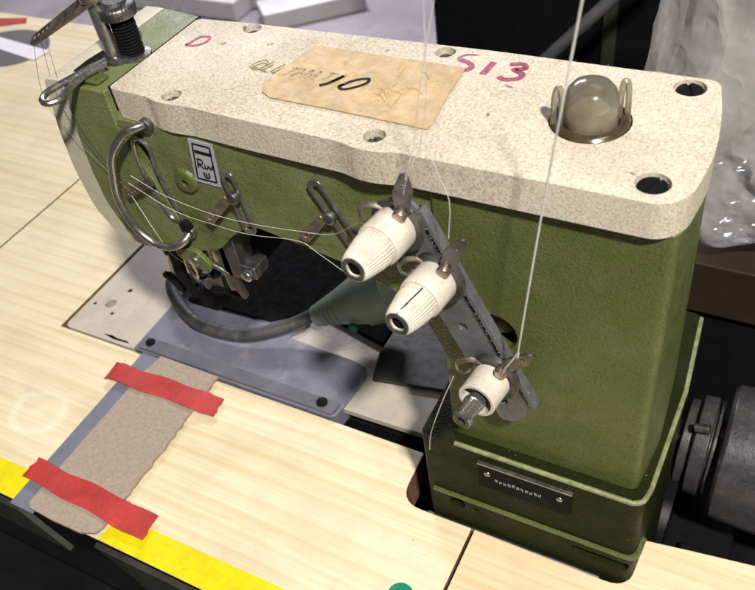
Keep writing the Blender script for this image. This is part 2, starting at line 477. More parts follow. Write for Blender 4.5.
def red(poly, z, label):
    # gently waved strip
    (ax, ay), (bx, by), (cx, cy), (dx, dy) = poly
    mb = MB(); N = 26; K = 5
    vs = []
    for side in (0, 1):
        for i in range(N + 1):
            t = i / N
            for k in range(K):
                s = k / (K - 1)
                x = (ax * (1 - t) + dx * t) * (1 - s) + (bx * (1 - t) + cx * t) * s
                y = (ay * (1 - t) + dy * t) * (1 - s) + (by * (1 - t) + cy * t) * s
                jx = random.uniform(-.025, .025) if i in (0, N) else 0
                on = 1.45 < x < 3.02
                hz = z + (.034 if on else 0) + .006 * math.sin(9 * t + 2 * s) + (0 if side == 0 else .012)
                vs.append((x + jx, y + .012 * math.sin(14 * t + s), hz))
    L = (N + 1) * K; fs = []
    for i in range(N):
        for k in range(K - 1):
            a = i * K + k
            fs += [(a, a + 1, a + K + 1, a + K), (L + a, L + a + 1, L + a + K + 1, L + a + K)]
        for k in (0, K - 1):
            a = i * K + k; fs.append((a, a + K, L + a + K, L + a))
    for i in (0, N):
        for k in range(K - 1):
            a = i * K + k; fs.append((a, a + 1, L + a + 1, L + a))
    mb.add(vs, fs)
    return tag(obj('red_tape', mb, M['red'], ang=60), label, 'tape', 'red tapes on the table')
red([(1.42, -.60), (1.38, -.30), (3.20, -.27), (3.24, -.57)], .052, 'red tape across the cardboard strip nearest the machine bed')
red([(1.52, -2.27), (1.52, -1.98), (3.46, -2.02), (3.50, -2.36)], .052, 'red tape across the cardboard strip at the front table edge')
tape('red_tape', [(-9.6, 7.72), (-8.62, 7.98), (-8.42, 7.76), (-9.2, 7.35), (-9.9, 7.1)], .004, .01, M['red'], 'short red tape lying flat at the far left corner of the table', 'tape', 'red tapes on the table')
dk = thing('round_dark_patch', (-7.9, 6.6, 0), 'dark grey round patch with pale paper strip at far left of table', 'patch')
obj('disc', MB().prism(circ(-7.9, 6.62, 1.1, 48, .86), .004, .012), M['darkpatch'], dk)
obj('paper_strip', MB().prism([(-9.4, 6.7), (-9.2, 7.05), (-6.65, 6.75), (-6.75, 6.3)], .016, .024), M['paper'], dk)
tag(obj('round_sticker', MB().prism(circ(6.5, -1.72, .14), .004, .012), M['greendot']), 'small round green sticker on the front table board', 'sticker')

# ================================================================== SEWING MACHINE
mc = thing('sewing_machine', (5.5, 0.2, -1.6), 'olive green industrial sewing machine with cream speckled top cover', 'sewing machine')
ZT = 4.83
# --- base under the pillar
bp_ = rpoly([(6.38, -.66), (8.60, -.66), (8.66, .8), (8.58, 1.9), (6.38, 1.9)], [.05, .12, .1, .1, .05], 5)
base_cut = MB().prism(rrect(7.98, 8.56, .22, .36, .06), -.8, -.35, 'y').prism(circ(6.72, .36, .085, 24), -.8, -.55, 'y').prism(circ(6.93, .35, .03, 16), -.8, -.55, 'y')
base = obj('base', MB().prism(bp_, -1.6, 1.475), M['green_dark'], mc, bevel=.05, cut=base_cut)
obj('ledge', MB().prism(rpoly([(6.45, -.695), (8.645, -.695), (8.66, -.4), (6.45, -.4)], [.01, .13, 0, 0], 4), .50, .545), M['green'], base, bevel=.012)
# worn edge of the base top
obj('trim', MB().tube([(6.75, -.655, 1.465), (8.50, -.655, 1.465)] + [tuple(p) for p in smooth([(8.50, -.655, 1.465), (8.58, -.60, 1.465), (8.615, -.45, 1.465)], 4)][1:] + [(8.645, .8, 1.465), (8.575, 1.85, 1.465)], .026, 8), plain('worn_olive_edge', (.19, .205, .10), .6, vary=.4, scale=8, dirt=(.06, .055, .04)), base)
obj('ground_rail', MB().tube([(6.34, -.69, -.06), (8.3, -.69, -.06)], .035, 8), M['steel_dark'], mc)
# name plate
npz = lambda x: 1.29
pl = obj('serial_plate', MB().prism([(7.01, .93), (7.95, .93), (7.95, 1.30), (7.01, 1.30)], -.69, -.66, 'y'), M['black'], mc, bevel=.01)
obj('plate_rim', MB().box(7.0, 7.96, -.698, -.66, 1.302, 1.318), M['steel'], pl)
for x in (7.10, 7.84):
    obj('rivet', MB().lathe([(0, .035), (.012, .03), (.02, .012)], (x, -.688, 1.17), (0, -1, 0), 16), M['steel'], pl)
ch = MB()
x = 7.18
for i, h in enumerate("SXXTC2XH10W"):
    for k in range(2):
        zz = 1.085 + random.uniform(-.01, .012)
        ch.box(x + k * .016, x + k * .016 + .009, -.694, -.688, zz, zz + random.uniform(.025, .045))
    if i % 2: ch.box(x, x + .03, -.694, -.688, 1.10, 1.108)
    x += .045
obj('serial_characters', ch, M['labelgrey'], pl)

# --- pillar
pil_poly = rpoly([(6.68, -.53), (8.50, -.53), (8.56, .1), (8.50, 1.06), (6.68, 1.0)], [.02, .09, .1, .2, .05], 6)
pil_top = rpoly([(6.68, -.53), (8.50, -.53), (8.54, .1), (8.46, 1.0), (6.68, .96)], [.02, .09, .1, .2, .05], 6)
pcut = MB().prism(circ(7.15, 3.10, .21, 36), -.7, -.28, 'y')
pcut.prism(rrect(.62, .84, 3.05, 4.2, .1), 8.44, 8.7, 'x')
pillar = obj('pillar', MB().prism(pil_poly, 1.47, 4.53, top=pil_top), M['green'], mc, bevel=.05, cut=pcut)
obj('inner_shaft', MB().lathe([(0, .12), (.10, .12), (.12, .07)], (7.17, -.30, 3.10), (0, -1, 0), 24), M['steel_dark'], pillar)
# fillet at the foot of the pillar
# --- arm (front outline in x,z)
arm_prof = [(3.06, 4.53), (3.06, 4.3), (2.94, 3.9), (2.93, 3.5), (3.04, 3.16), (3.3, 3.0), (3.9, 3.04), (4.30, 3.18), (4.52, 3.42), (4.78, 3.62), (5.2, 3.55), (5.75, 3.44), (6.2, 3.28), (6.5, 3.0), (6.70, 2.55), (6.70, 4.53)]
arm_prof = [tuple(p)[:2] for p in [Vector((a, b, 0)) for a, b in arm_prof]]
acut = MB().prism([(3.71, 4.30), (3.82, 4.32), (3.83, 4.0), (3.93, 3.53), (3.85, 3.50), (3.74, 3.80), (3.69, 4.08)], -.7, -.38, 'y')
arm = obj('arm', MB().prism(rpoly(arm_prof, .1, 4), -.50, .88, 'y'), M['green_arm'], mc, bevel=.06, cut=acut)
# head block (top of it shows between face plate and cover)
hcut = MB().prism(circ(3.20, -.30, .05, 16), 4.7, 4.9)
head = obj('head', MB().prism([(3.07, -.44), (3.57, -.46), (3.57, .93), (3.07, 1.0)], 4.45, ZT - .005), M['green_flat'], mc, bevel=.02, cut=hcut)
for x, z in ((3.40, 4.70), (3.47, 4.70)):
    obj('oil_hole', MB().lathe([(0, .025), (.006, .018)], (x, -.447, z), (0, -1, 0), 14), M['blackmat'], head)
obj('joint_line', MB().prism([(3.545, -.45), (3.575, -.46), (3.595, .90), (3.56, .93)], 4.6, ZT - .001), M['blackmat'], head)
# front cheek between face plate and arm
cheek = [(3.06, 4.82), (3.0, 4.5), (2.95, 4.15), (2.93, 3.83), (2.98, 3.46), (3.07, 3.12), (3.3, 2.98), (3.9, 3.02), (3.9, 3.5), (3.55, 4.45), (3.55, 4.82)]
obj('cheek_panel', MB().prism(cheek, -.515, -.44, 'y'), M['green_arm'], arm, bevel=.02)
# face plate
fp = rpoly([(3.05, 4.82), (2.79, 4.82), (2.73, 4.53), (2.67, 4.19), (2.64, 3.76), (2.69, 3.28), (2.86, 2.99), (3.22, 2.90), (3.5, 2.96), (3.3, 3.0), (3.05, 3.12), (2.94, 3.46), (2.89, 3.83), (2.90, 4.15), (2.96, 4.5)], [.01, .05, .1, .1, .1, .1, .1, .1, .02, .05, .05, .1, .1, .1, .1], 4)
face = obj('face_plate', MB().prism(fp, -.48, 1.0, 'y'), M['beige2'], mc, bevel=.035)
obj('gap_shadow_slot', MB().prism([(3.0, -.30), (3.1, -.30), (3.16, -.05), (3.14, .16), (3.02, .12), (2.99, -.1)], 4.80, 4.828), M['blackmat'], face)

# --- top cover
cv = rpoly([(3.56, -.46), (4.02, -.485), (4.10, -.515), (4.23, -.53), (4.36, -.525), (4.46, -.515), (5.0, -.55), (5.93, -.585), (6.02, -.60), (6.12, -.625), (6.21, -.632), (6.30, -.627), (6.40, -.61), (6.50, -.59), (8.38, -.61), (8.52, -.46), (8.57, 0.0), (8.52, .5), (8.42, .97), (6.6, .98), (4.1, .91), (3.58, .87)], [.06, .03, .03, .03, .03, .03, .2, .03, .03, .03, .03, .03, .03, .03, .10, .12, .2, .2, .10, .2, .2, .06], 5)
def grow(poly, d):
    cx = sum(p[0] for p in poly) / len(poly); cy = sum(p[1] for p in poly) / len(poly)
    return [(p[0] + (d if p[0] > cx else -d), p[1] + (d if p[1] > cy else -d)) for p in poly]
BOLT = [(4.23, -.40), (6.21, -.44), (8.26, -.40), (4.26, .82), (6.22, .86), (8.23, .82)]
ccut = MB()
for bx, by in BOLT: ccut.prism(circ(bx, by, .088 if bx < 8 else .12, 28), ZT - (.09 if bx < 8 else .05), ZT + .1)
ccut.prism(circ(7.66, .20, .30, 48), 4.4, ZT + .1)
ccut.prism(circ(4.60, .60, .03, 12), ZT - .08, ZT + .1)
cover = obj('top_cover', MB().prism(cv, 4.535, ZT), M['cover'], mc, bevel=.055, segs=4, cut=ccut)
for bx, by in BOLT:
    big = bx > 8; hr = .10 if big else .072; dz = .05 if big else .09
    s_ = MB().lathe([(0, hr), (.03, hr), (.04, hr * .85)], (bx, by, ZT - dz), (0, 0, 1), 28)
    a_ = random.uniform(0, 3)
    sl = MB().box(-.12, .12, -.011, .011, ZT - dz + .018, ZT + .1)
    for i, p in enumerate(sl.v): sl.v[i] = Vector((bx + p.x * math.cos(a_) - p.y * math.sin(a_), by + p.x * math.sin(a_) + p.y * math.cos(a_), p.z))
    obj('cover_screw', s_, M['blackmat' if big else 'drum'], cover, cut=sl, bevel=.006)
obj('gasket', MB().prism(grow(cv, -.075), 4.52, 4.536), M['blackmat'], cover)

# writing on the cover -------------------------------------------------------
def stroke(pts, wdt, z, th=.004, taper=False):
    """flat pen stroke following pts (x,y)"""
    P = [Vector((a, b, 0)) for a, b in pts]
    if len(P) > 2: P = smooth(P, 5)
    n = len(P); L = []; R = []
    for i in range(n):
        t = (P[min(i + 1, n - 1)] - P[max(i - 1, 0)]).normalized(); q = Vector((-t.y, t.x, 0)) * (wdt / 2) * (1 - (.5 * abs(2 * i / (n - 1) - 1) if taper else 0))
        L.append(P[i] + q); R.append(P[i] - q)
    vs = [(p.x, p.y, z) for p in L + R] + [(p.x, p.y, z + th) for p in L + R]
    fs = []
    for i in range(n - 1):
        fs += [(i, i + 1, n + i + 1, n + i), (2 * n + i, 2 * n + i + 1, 3 * n + i + 1, 3 * n + i), (i, i + 1, 2 * n + i + 1, 2 * n + i), (n + i, n + i + 1, 3 * n + i + 1, 3 * n + i)]
    fs += [(0, n, 3 * n, 2 * n), (n - 1, 2 * n - 1, 4 * n - 1, 3 * n - 1)]
    return MB().add(vs, fs)
def merge(*mbs):
    r = MB()
    for m in mbs: r.add(m.v, m.f)
    return r
zc = ZT + .001
obj('marker_writing', merge(stroke([(3.80, .38), (3.845, .56)], .03, zc), stroke([(3.80, .38), (3.90, .40), (3.965, .48), (3.94, .57), (3.845, .56)], .03, zc, taper=False)), M['ink_red'], cover)
obj('marker_writing', merge(
    stroke([(6.52, .88), (6.42, .86), (6.36, .79)], .022, zc, taper=True),
    stroke([(6.38, .78), (6.50, .73), (6.53, .66), (6.46, .60), (6.40, .60)], .05, zc),
    stroke([(6.66, .60), (6.68, .80)], .055, zc),
    stroke([(6.82, .80), (6.92, .83), (6.96, .77), (6.88, .73), (6.97, .68), (6.95, .60), (6.85, .57), (6.80, .60)], .05, zc)), M['ink_red'], cover)
# worn maker's lettering, outlined capitals, running on under the tape
def letters(txt, x0, y0, dx, dy, hx, hy, w, step, z):
    G = {'C': [[(1, .85), (.3, 1), (0, .5), (.3, 0), (1, .15)]], 'L': [[(0, 1), (0, 0)], [(0, 0), (.8, 0)]], 'T': [[(0, 1), (1, 1)], [(.5, 1), (.5, 0)]],
         'M': [[(0, 0), (0, 1)], [(0, 1), (.5, .4)], [(.5, .4), (1, 1)], [(1, 1), (1, 0)]], 'A': [[(0, 0), (.5, 1)], [(.5, 1), (1, 0)], [(.25, .4), (.75, .4)]], 'I': [[(.4, 0), (.4, 1)]], 'U': [[(0, 1), (.05, .2), (.5, 0), (.95, .2), (1, 1)]], 'R': [[(0, 0), (0, 1)], [(0, 1), (.9, .95), (.9, .55), (0, .5)], [(.4, .5), (1, 0)]]}
    out = MB(); k = 0
    for c in txt:
        for s in G[c]:
            pts = [(x0 + (k + a * .72) * dx * step + b * hx, y0 + (k + a * .72) * dy * step + b * hy) for a, b in s]
            m = stroke(pts, w, z); out.add(m.v, m.f)
        k += 1
    return out
obj('worn_lettering', merge(letters('CLL', 4.63, .185, .96, -.06, .06, .15, .011, .13, zc), letters('CLL', 4.665, .165, .96, -.06, .05, .12, .009, .13, zc + .002)), M['ink_olive'], cover)

# masking tape label lies stuck on the cover
mt_ = thing('masking_tape_label', (5.8, .2, ZT), 'crinkled tan masking tape with a handwritten 10 on the cream cover', 'tape')
obj('tape_strip', MB().prism([(4.94, -.04), (5.0, -.15), (5.12, -.21), (5.6, -.22), (6.1, -.24), (6.56, -.265), (6.58, -.2), (6.53, .2), (6.50, .64), (6.0, .65), (5.5, .655), (5.04, .66), (5.0, .4), (4.95, .12)], ZT + .006, ZT + .016), M['masking'], mt_)
zt = ZT + .017
obj('handwriting', merge(stroke([(5.44, .06), (5.50, .12), (5.57, .25)], .034, zt), stroke([(5.61, .09), (5.68, .20), (5.79, .265), (5.81, .20), (5.74, .11), (5.66, .06), (5.61, .09), (5.63, .13)], .028, zt)), M['ink_black'], mt_)
obj('show_through_print', letters('TMATI', 4.99, .13, .97, .02, .07, .13, .018, .125, zt), M['ink_grey'], mt_)
zt = ZT + .021
crm = MB()
for i in range(16):
    a = random.uniform(5.95, 6.35); b = random.uniform(-.1, .5); th_ = random.uniform(0, 3); L_ = random.uniform(.05, .2)
    m = MB().tube(smooth([(a, b, ZT + .015), (a + L_ * .5 * math.cos(th_), b + L_ * .5 * math.sin(th_) + .03, ZT + .017), (a + L_ * math.cos(th_), b + L_ * math.sin(th_), ZT + .015)], 3), .008, 6)
    crm.add(m.v, m.f)
obj('crease', crm, M['masking'], mt_)

# oil sight dome ---------------------------------------------------------------
dome = obj('sight_glass', MB().lathe([(0, .20), (.13, .20), (.28, .195), (.31, .19), (.36, .175), (.40, .14), (.425, .09), (.435, .02)], (7.66, .20, 4.72), (0, 0, 1), 48), M['glass'], mc, ang=50)
obj('collar', MB().lathe([(0, .294), (.03, .294), (.13, .290), (.145, .275), (.145, .215), (0, .215)], (7.66, .20, 4.70), (0, 0, 1), 48), plain('amber_brown_plastic', (.05, .036, .02), .2, vary=.4, scale=8), dome)
obj('oil_core', MB().lathe([(0, .14), (.16, .13), (.22, .09)], (7.66, .20, 4.72), (0, 0, 1), 24), plain('amber_oil', (.30, .23, .13), .35, vary=.3), dome)
for s in (-1, 1):
    c = Vector((7.66, .20, 0)); d = Vector((.883, .453, 0)) * s
    p = [c + d * .205 + Vector((0, 0, 4.80)), c + d * .215 + Vector((0, 0, 5.06)), c + d * .235 + Vector((0, 0, 5.12)), c + d * .262 + Vector((0, 0, 5.06)), c + d * .270 + Vector((0, 0, 4.80))]
    obj('grip_ear', MB().tube(smooth(p, 4), .024, 8), M['glass'], dome)

# --- head top hardware -------------------------------------------------------
obj('needle_bar_bush', MB().lathe([(0, .14), (.03, .14), (.05, .11)], (3.30, .0, ZT), (0, 0, 1), 32), M['steel_dark'], head)
rod = obj('thread_guide_post', MB().cyl((3.27, -.02, 4.80), (3.25, -.02, 5.46), .068, .064, 32), M['steel'], mc, bevel=.01)
lv = MB().prism(rpoly([(-.06, -.075), (1.02, -.055), (1.02, .055), (-.06, .075)], .05, 4), -.02, .02)
# lever plate: long thin arm from the post top forward-left, holes at the end
LA = Vector((3.27, -.02, 5.43)); LB = Vector((2.42, -.12, 4.97))
def place(mb, O, X, Y):
    X = X.normalized(); Y = (Y - X * Y.dot(X)).normalized(); Z = X.cross(Y)
    for i, p in enumerate(mb.v): mb.v[i] = O + X * p.x + Y * p.y + Z * p.z
    return mb
LL = (LB - LA).length
cu = MB()
for k in range(4): cu.prism(circ(LL - .03 - .075 * k, .0, .024, 12), -.1, .1)
Yl = Vector((.2, .75, .55))
lev = obj('take_up_guide_arm', place(MB().prism(rpoly([(-.10, -.10), (LL + .06, -.062), (LL + .06, .062), (-.10, .10)], [.09, .06, .06, .09], 5), -.02, .02), LA, LB - LA, Yl), M['rusty'], rod, bevel=.008, cut=place(cu, LA, LB - LA, Yl))
obj('arm_screw', MB().lathe([(0, .05), (.03, .05), (.04, .035)], LA + (LB - LA) * .22 + Vector((0, -.01, .02)), (LB - LA).cross(Yl), 16), M['steel_dark'], rod)
obj('post_cap', MB().lathe([(0, .10), (.10, .105), (.14, .09), (.155, .05)], (3.25, -.02, 5.40), (0, 0, 1), 32), M['steel'], rod)
# presser spring stud with knurled cap
sp = obj('pressure_screw', MB().cyl((3.40, .10, 4.80), (3.38, .10, 5.22), .098, .098, 32), M['black'], mc)
hel = [(3.40 + .106 * math.cos(t * .5), .10 + .106 * math.sin(t * .5), 4.84 + .36 * t / 150) for t in range(150)]
obj('screw_thread', MB().tube(hel, .011, 6), M['black'], sp)
obj('knurled_cap', MB().ribbed([(0, .10), (.02, .170), (.10, .175), (.12, .16), (.13, .11), (.16, .10)], (3.385, .10, 5.20), (0, 0, 1), 30, .003), M['steel_dark'], sp, ang=50)
obj('small_bush', MB().lathe([(0, .155), (.02, .15), (.03, .12)], (3.42, .10, ZT - .004), (0, 0, 1), 36), M['steel_dark'], sp)
# looped wire guide on the front left of the head
g = smooth([(3.31, -.16, 4.90), (3.24, -.38, 4.90), (3.14, -.62, 4.88), (3.11, -.76, 4.87), (3.17, -.86, 4.87), (3.26, -.88, 4.87), (3.31, -.80, 4.87), (3.29, -.66, 4.88), (3.30, -.46, 4.90), (3.36, -.22, 4.90)], 6)
obj('wire_loop_guide', MB().tube(g, .030, 10), M['steel'], mc)
obj('latch_piece', MB().prism(rpoly([(3.18, -.46), (3.45, -.46), (3.45, -.30), (3.10, -.30)], .04, 4), 4.83, 4.865), M['green'], mc, bevel=.012)

# --- take-up guard bar (thick bent steel) --------------------------------------
hb = smooth([(3.93, -.48, 4.55), (3.90, -.58, 4.57), (3.80, -.65, 4.54), (3.67, -.67, 4.42), (3.53, -.68, 4.25), (3.45, -.68, 4.05), (3.37, -.68, 3.72), (3.43, -.68, 3.40), (3.60, -.67, 3.22), (3.80, -.66, 3.20), (3.96, -.62, 3.28), (4.00, -.50, 3.34)], 7)
gb = obj('take_up_guard', MB().tube(hb, .040, 14), M['steel'], mc)
for p in ((3.93, 4.55), (4.00, 3.34)):
    obj('guard_foot', MB().lathe([(0, .07), (.05, .07), (.065, .055)], (p[0], -.49, p[1]), (0, -1, 0), 24), M['steel_dark'], gb, bevel=.01)
lp = smooth([(3.76, -.525, 4.38), (3.68, -.525, 4.30), (3.66, -.525, 4.08), (3.70, -.525, 3.80), (3.80, -.525, 3.52), (3.90, -.525, 3.46), (3.97, -.525, 3.52), (3.90, -.525, 3.78), (3.86, -.525, 4.05), (3.86, -.525, 4.30)], 5, True)
obj('slot_rim', MB().tube(lp, .020, 8, closed=True), M['steel'], mc)
tl = MB().prism(rpoly([(3.40, 3.66), (3.84, 3.92), (3.80, 4.0), (3.38, 3.76)], .03, 3), -.60, -.575, 'y')
tc_ = MB()
for k in range(3): tc_.prism(circ(3.45 + .05 * k, 3.735 + .03 * k, .014, 10), -.7, -.5, 'y')
obj('take_up_lever', tl, M['rusty'], mc, bevel=.005, cut=tc_)

# --- label on the arm
lb = obj('size_label', MB().prism([(4.365, 4.49), (4.62, 4.475), (4.575, 4.01), (4.295, 4.02)], -.512, -.502, 'y'), M['labelgrey'], mc)
def fstroke(pts, w_, y, th=.004):
    m = stroke(pts, w_, 0, th)
    for i, p in enumerate(m.v): m.v[i] = Vector((p.x, y - p.z, p.y))
    return m
obj('label_print', merge(fstroke([(4.40, 4.45), (4.585, 4.44)], .014, -.513), fstroke([(4.585, 4.44), (4.545, 4.06)], .014, -.513), fstroke([(4.545, 4.06), (4.335, 4.065)], .014, -.513), fstroke([(4.335, 4.065), (4.40, 4.45)], .014, -.513),
    fstroke([(4.40, 4.37), (4.57, 4.36)], .03, -.5135),
    fstroke([(4.385, 4.19), (4.405, 4.29)], .012, -.513), fstroke([(4.395, 4.29), (4.45, 4.28), (4.44, 4.24), (4.40, 4.235), (4.45, 4.19)], .012, -.513),
    fstroke([(4.47, 4.24), (4.465, 4.20), (4.49, 4.20), (4.505, 4.235)], .012, -.513), fstroke([(4.51, 4.23), (4.53, 4.195), (4.55, 4.235), (4.56, 4.19)], .012, -.513),
    fstroke([(4.43, 4.15), (4.43, 4.10), (4.45, 4.09), (4.48, 4.10), (4.485, 4.15)], .014, -.513), fstroke([(4.45, 4.14), (4.46, 4.11)], .012, -.513)), M['ink_black'], lb)
# boss with a hole
obj('round_boss', MB().lathe([(0, .14), (.04, .12), (.05, .10)], (4.17, -.49, 3.99), (0, -1, 0), 28), M['green'], mc, cut=MB().prism(circ(4.17, 3.98, .035, 16), -.7, -.4, 'y'), bevel=.01)

# --- two slotted thread guides on the arm
def slot_guide(pts, scr, eye_a, eye_b, nm='slotted_guide'):
    (ax, az), (bx, bz) = pts
    d = Vector((bx - ax, 0, bz - az)); L_ = d.length; X = d.normalized(); Y = Vector((-X.z, 0, X.x))
    pl_ = MB().prism(rpoly([(-.06, -.078), (L_ + .06, -.078), (L_ + .06, .078), (-.06, .078)], .075, 7), -.013, .013)
    ct = MB().prism(rpoly([(-.01, -.042), (L_ + .01, -.042), (L_ + .01, .042), (-.01, .042)], .04, 6), -.1, .1)
    O = Vector((ax, -.545, az))
    g_ = obj(nm, place(pl_, O, X, Y), M['steel'], mc, bevel=.006, cut=place(ct, O.copy(), X, Y))
    obj('guide_screw', MB().lathe([(0, .065), (.05, .065), (.065, .045)], (scr[0], -.55, scr[1]), (0, -1, 0), 20), M['steel_dark'], g_, bevel=.008)
    (ex, ez), (fx, fz) = eye_a, eye_b
    d = Vector((fx - ex, 0, fz - ez)); L2 = d.length; X = d.normalized(); Y = Vector((-X.z, 0, X.x))
    e_ = MB().prism(rpoly([(0, -.04), (L2, -.06), (L2, .06), (0, .04)], [.01, .055, .055, .01], 5), -.012, .012)
    c2 = MB().prism(circ(L2 - .07, 0, .02, 12), -.1, .1).prism(circ(L2 - .14, .0, .015, 12), -.1, .1)
    O = Vector((ex, -.60, ez))
    obj('thread_eye', place(e_, O, X, Y), M['steel_w'], g_, bevel=.005, cut=place(c2, O.copy(), X, Y))
slot_guide([(4.72, 4.18), (4.80, 3.62)], (4.74, 3.98), (4.70, 3.98), (4.37, 3.64))
slot_guide([(5.64, 4.30), (5.92, 3.76)], (5.74, 4.02), (5.70, 4.02), (5.43, 3.72))

# --- tension bracket with three knobs
bk = rpoly([(6.42, 4.20), (6.58, 4.60), (6.72, 4.45), (7.56, 2.62), (7.50, 2.32), (7.30, 2.22), (7.08, 2.75), (6.80, 3.35)], [.05, .08, .05, .04, .15, .12, .05, .05], 5)
bcut = MB()
for x_, z_ in ((6.98, 3.34), (6.70, 3.98), (7.32, 2.52)): bcut.prism(circ(x_, z_, .04, 16), -1, -.5, 'y')
brk = obj('tension_bracket', MB().prism(bk, -.76, -.72, 'y'), M['zinc'], mc, bevel=.008, cut=bcut)
obj('bracket_flange', MB().prism([(6.70, 4.50), (6.735, 4.515), (7.63, 2.60), (7.60, 2.56)], -.80, -.70, 'y'), M['zinc'], brk, bevel=.006)
obj('bracket_slit', MB().prism([(6.66, 4.47), (6.70, 4.49), (7.60, 2.57), (7.565, 2.55)], -.765, -.70, 'y'), M['blackmat'], brk)
obj('bracket_spacer', MB().cyl((6.70, -.72, 3.98), (6.70, -.50, 3.98), .06), M['steel_dark'], brk)
obj('bracket_spacer', MB().cyl((7.32, -.72, 2.52), (7.32, -.50, 2.52), .06), M['steel_dark'], brk)

def knob(cx, cz, kind, clip_dx, clip_dz, lean, label):
    o = Vector((cx, -.76, cz)); ax = Vector((-.11, -1, .06)).normalized()
    kb = obj('tension_knob', MB().lathe([(0, .09), (.10, .09), (.10, .05), (.16, .05)], o, ax, 24), M['steel_dark'], mc)
    kb['label'] = label
    obj('tension_disc', MB().lathe([(.0, .10), (.015, .215), (.035, .23), (.05, .215), (.055, .19), (.06, .235), (.085, .228), (.09, .10)], o, ax, 44), M['steel_dark'], kb, ang=50)
    if kind == 'full':
        obj('collar', MB().lathe([(.085, .172), (.10, .182), (.335, .180), (.347, .172), (.348, .145)], o, ax, 48), M['knob'], kb, ang=40)
        hole = MB().cyl(o + ax * .50, o + ax * .95, .058, n=24)
        obj('dial', MB().ribbed([(.345, .155), (.355, .160), (.44, .157), (.58, .130), (.63, .116), (.645, .102)], o, ax, 34, .006), M['knob'], kb, cut=hole, ang=30)
        obj('end_ring', MB().lathe([(.640, .100), (.655, .098), (.660, .088), (.655, .064), (.63, .060)], o, ax, 32, close=False), M['steel'], kb, ang=40)
        obj('dark_bore_plug', MB().lathe([(.49, .0575), (.630, .0575), (.635, .04)], o, ax, 20), M['blackmat'], kb)  # black plug, puts the shade of the bore into its colour
        if lean > .3:
            u = ax.cross(Vector((0, 0, 1))).normalized(); v_ = ax.cross(u)
            def sp_(d, r_, a): return o + ax * d + (u * math.cos(a) + v_ * math.sin(a)) * r_
            obj('split_line', MB().tube([sp_(.36, .159, -1.9), sp_(.44, .156, -1.88), sp_(.52, .142, -1.8), sp_(.60, .120, -1.7), sp_(.65, .098, -1.6)], .006, 6), M['blackmat'], kb)
    else:
        obj('collar', MB().lathe([(.09, .155), (.10, .168), (.36, .165), (.365, .160), (.365, .135), (.12, .13)], o, ax, 44, close=False), M['knob'], kb, ang=40)
        obj('stud', MB().lathe([(.10, .050), (.40, .050), (.40, .070), (.42, .075)], o, ax, 28), M['steel_dark'], kb)
        hole = MB().cyl(o + ax * .56, o + ax * .95, .04, n=20)
        obj('dial', MB().ribbed([(.33, .070), (.36, .082), (.40, .084), (.41, .076), (.56, .068), (.57, .084), (.60, .084), (.61, .070)], o, ax, 26, .006), M['steel'], kb, cut=hole, ang=35)
        obj('stud_bore', MB().lathe([(.54, .042), (.575, .042), (.58, .02)], o, ax, 16), M['blackmat'], kb)
    cl = MB().prism(rpoly([(-.045, -.02), (-.065, .10), (-.085, .20), (-.035, .40), (.02, .42), (.075, .23), (.06, .12), (.045, -.02)], [.01, .05, .06, .03, .03, .06, .05, .01], 4), -.010, .010)
    cc = MB().prism(circ(-.005, .29, .016, 10), -.1, .1)
    O = o + Vector((clip_dx, -.13, clip_dz)); Y = Vector((lean, -.12, 1)).normalized(); X = Vector((1, .25, -lean))
    obj('leaf_clip', place(cl, O, X, X.normalized().cross(Vector((0, 1, 0))) * -1 if False else Y - X.normalized() * Y.dot(X.normalized())), M['steel_dark'], kb, bevel=.004, cut=place(cc, O.copy(), X, Y - X.normalized() * Y.dot(X.normalized())))
    obj('clip_boss', MB().lathe([(0, .05), (.05, .055), (.07, .045), (.075, .02)], o + Vector((clip_dx - .01, -.12, clip_dz - .01)), (0, -1, 0), 20), M['steel_w'], kb, bevel=.006)
    # hooked check spring at the left
    hk = smooth([o + Vector((-.10, -.05, .14)), o + Vector((-.22, -.07, .15)), o + Vector((-.31, -.09, .10)), o + Vector((-.31, -.10, .02)), o + Vector((-.25, -.10, .0)), o + Vector((-.20, -.09, .05))], 5)
    obj('check_spring', MB().tube(hk, [(.026, .012)] * len(hk), 8), M['steel_w'], kb)
    return kb
knob(6.545, 4.34, 'full', .085, .20, .18, 'top off-white tension knob with open end')
knob(6.84, 3.89, 'full', .105, .20, .45, 'middle off-white tension knob with a split in its ribbed end')
knob(7.27, 2.89, 'half', .110, .22, .75, 'lowest tension knob, white collar with bare ribbed steel tip')

# --- needle bar, presser feet cluster under the head
nx, ny = 3.08, .15
nb = obj('needle_bar', MB().cyl((nx, ny, 3.05), (nx, ny, 2.05), .06).cyl((nx + .02, ny, 2.3), (nx + .02, ny, 1.9), .10), M['steel'], mc, bevel=.008)
obj('needle', MB().cyl((nx - .03, ny, 1.95), (nx - .03, ny, 1.55), .014, .006, 10), M['steel'], nb)
obj('needle', MB().cyl((nx + .06, ny, 1.95), (nx + .06, ny, 1.55), .014, .006, 10), M['steel'], nb)
pb = obj('presser_bar', MB().cyl((nx + .35, ny + .05, 3.05), (nx + .35, ny + .05, 1.85), .065), M['steel'], mc)
obj('presser_foot', MB().prism(rpoly([(nx + .48, 2.05), (nx + .28, 2.05), (nx + .12, 1.72), (nx - .18, 1.52), (nx - .15, 1.46), (nx + .30, 1.47), (nx + .40, 1.7)], .05, 4), ny - .12, ny + .16, 'y'), M['blackmat'], pb, bevel=.015)  # black parts here also carry the shade under the head in their colour
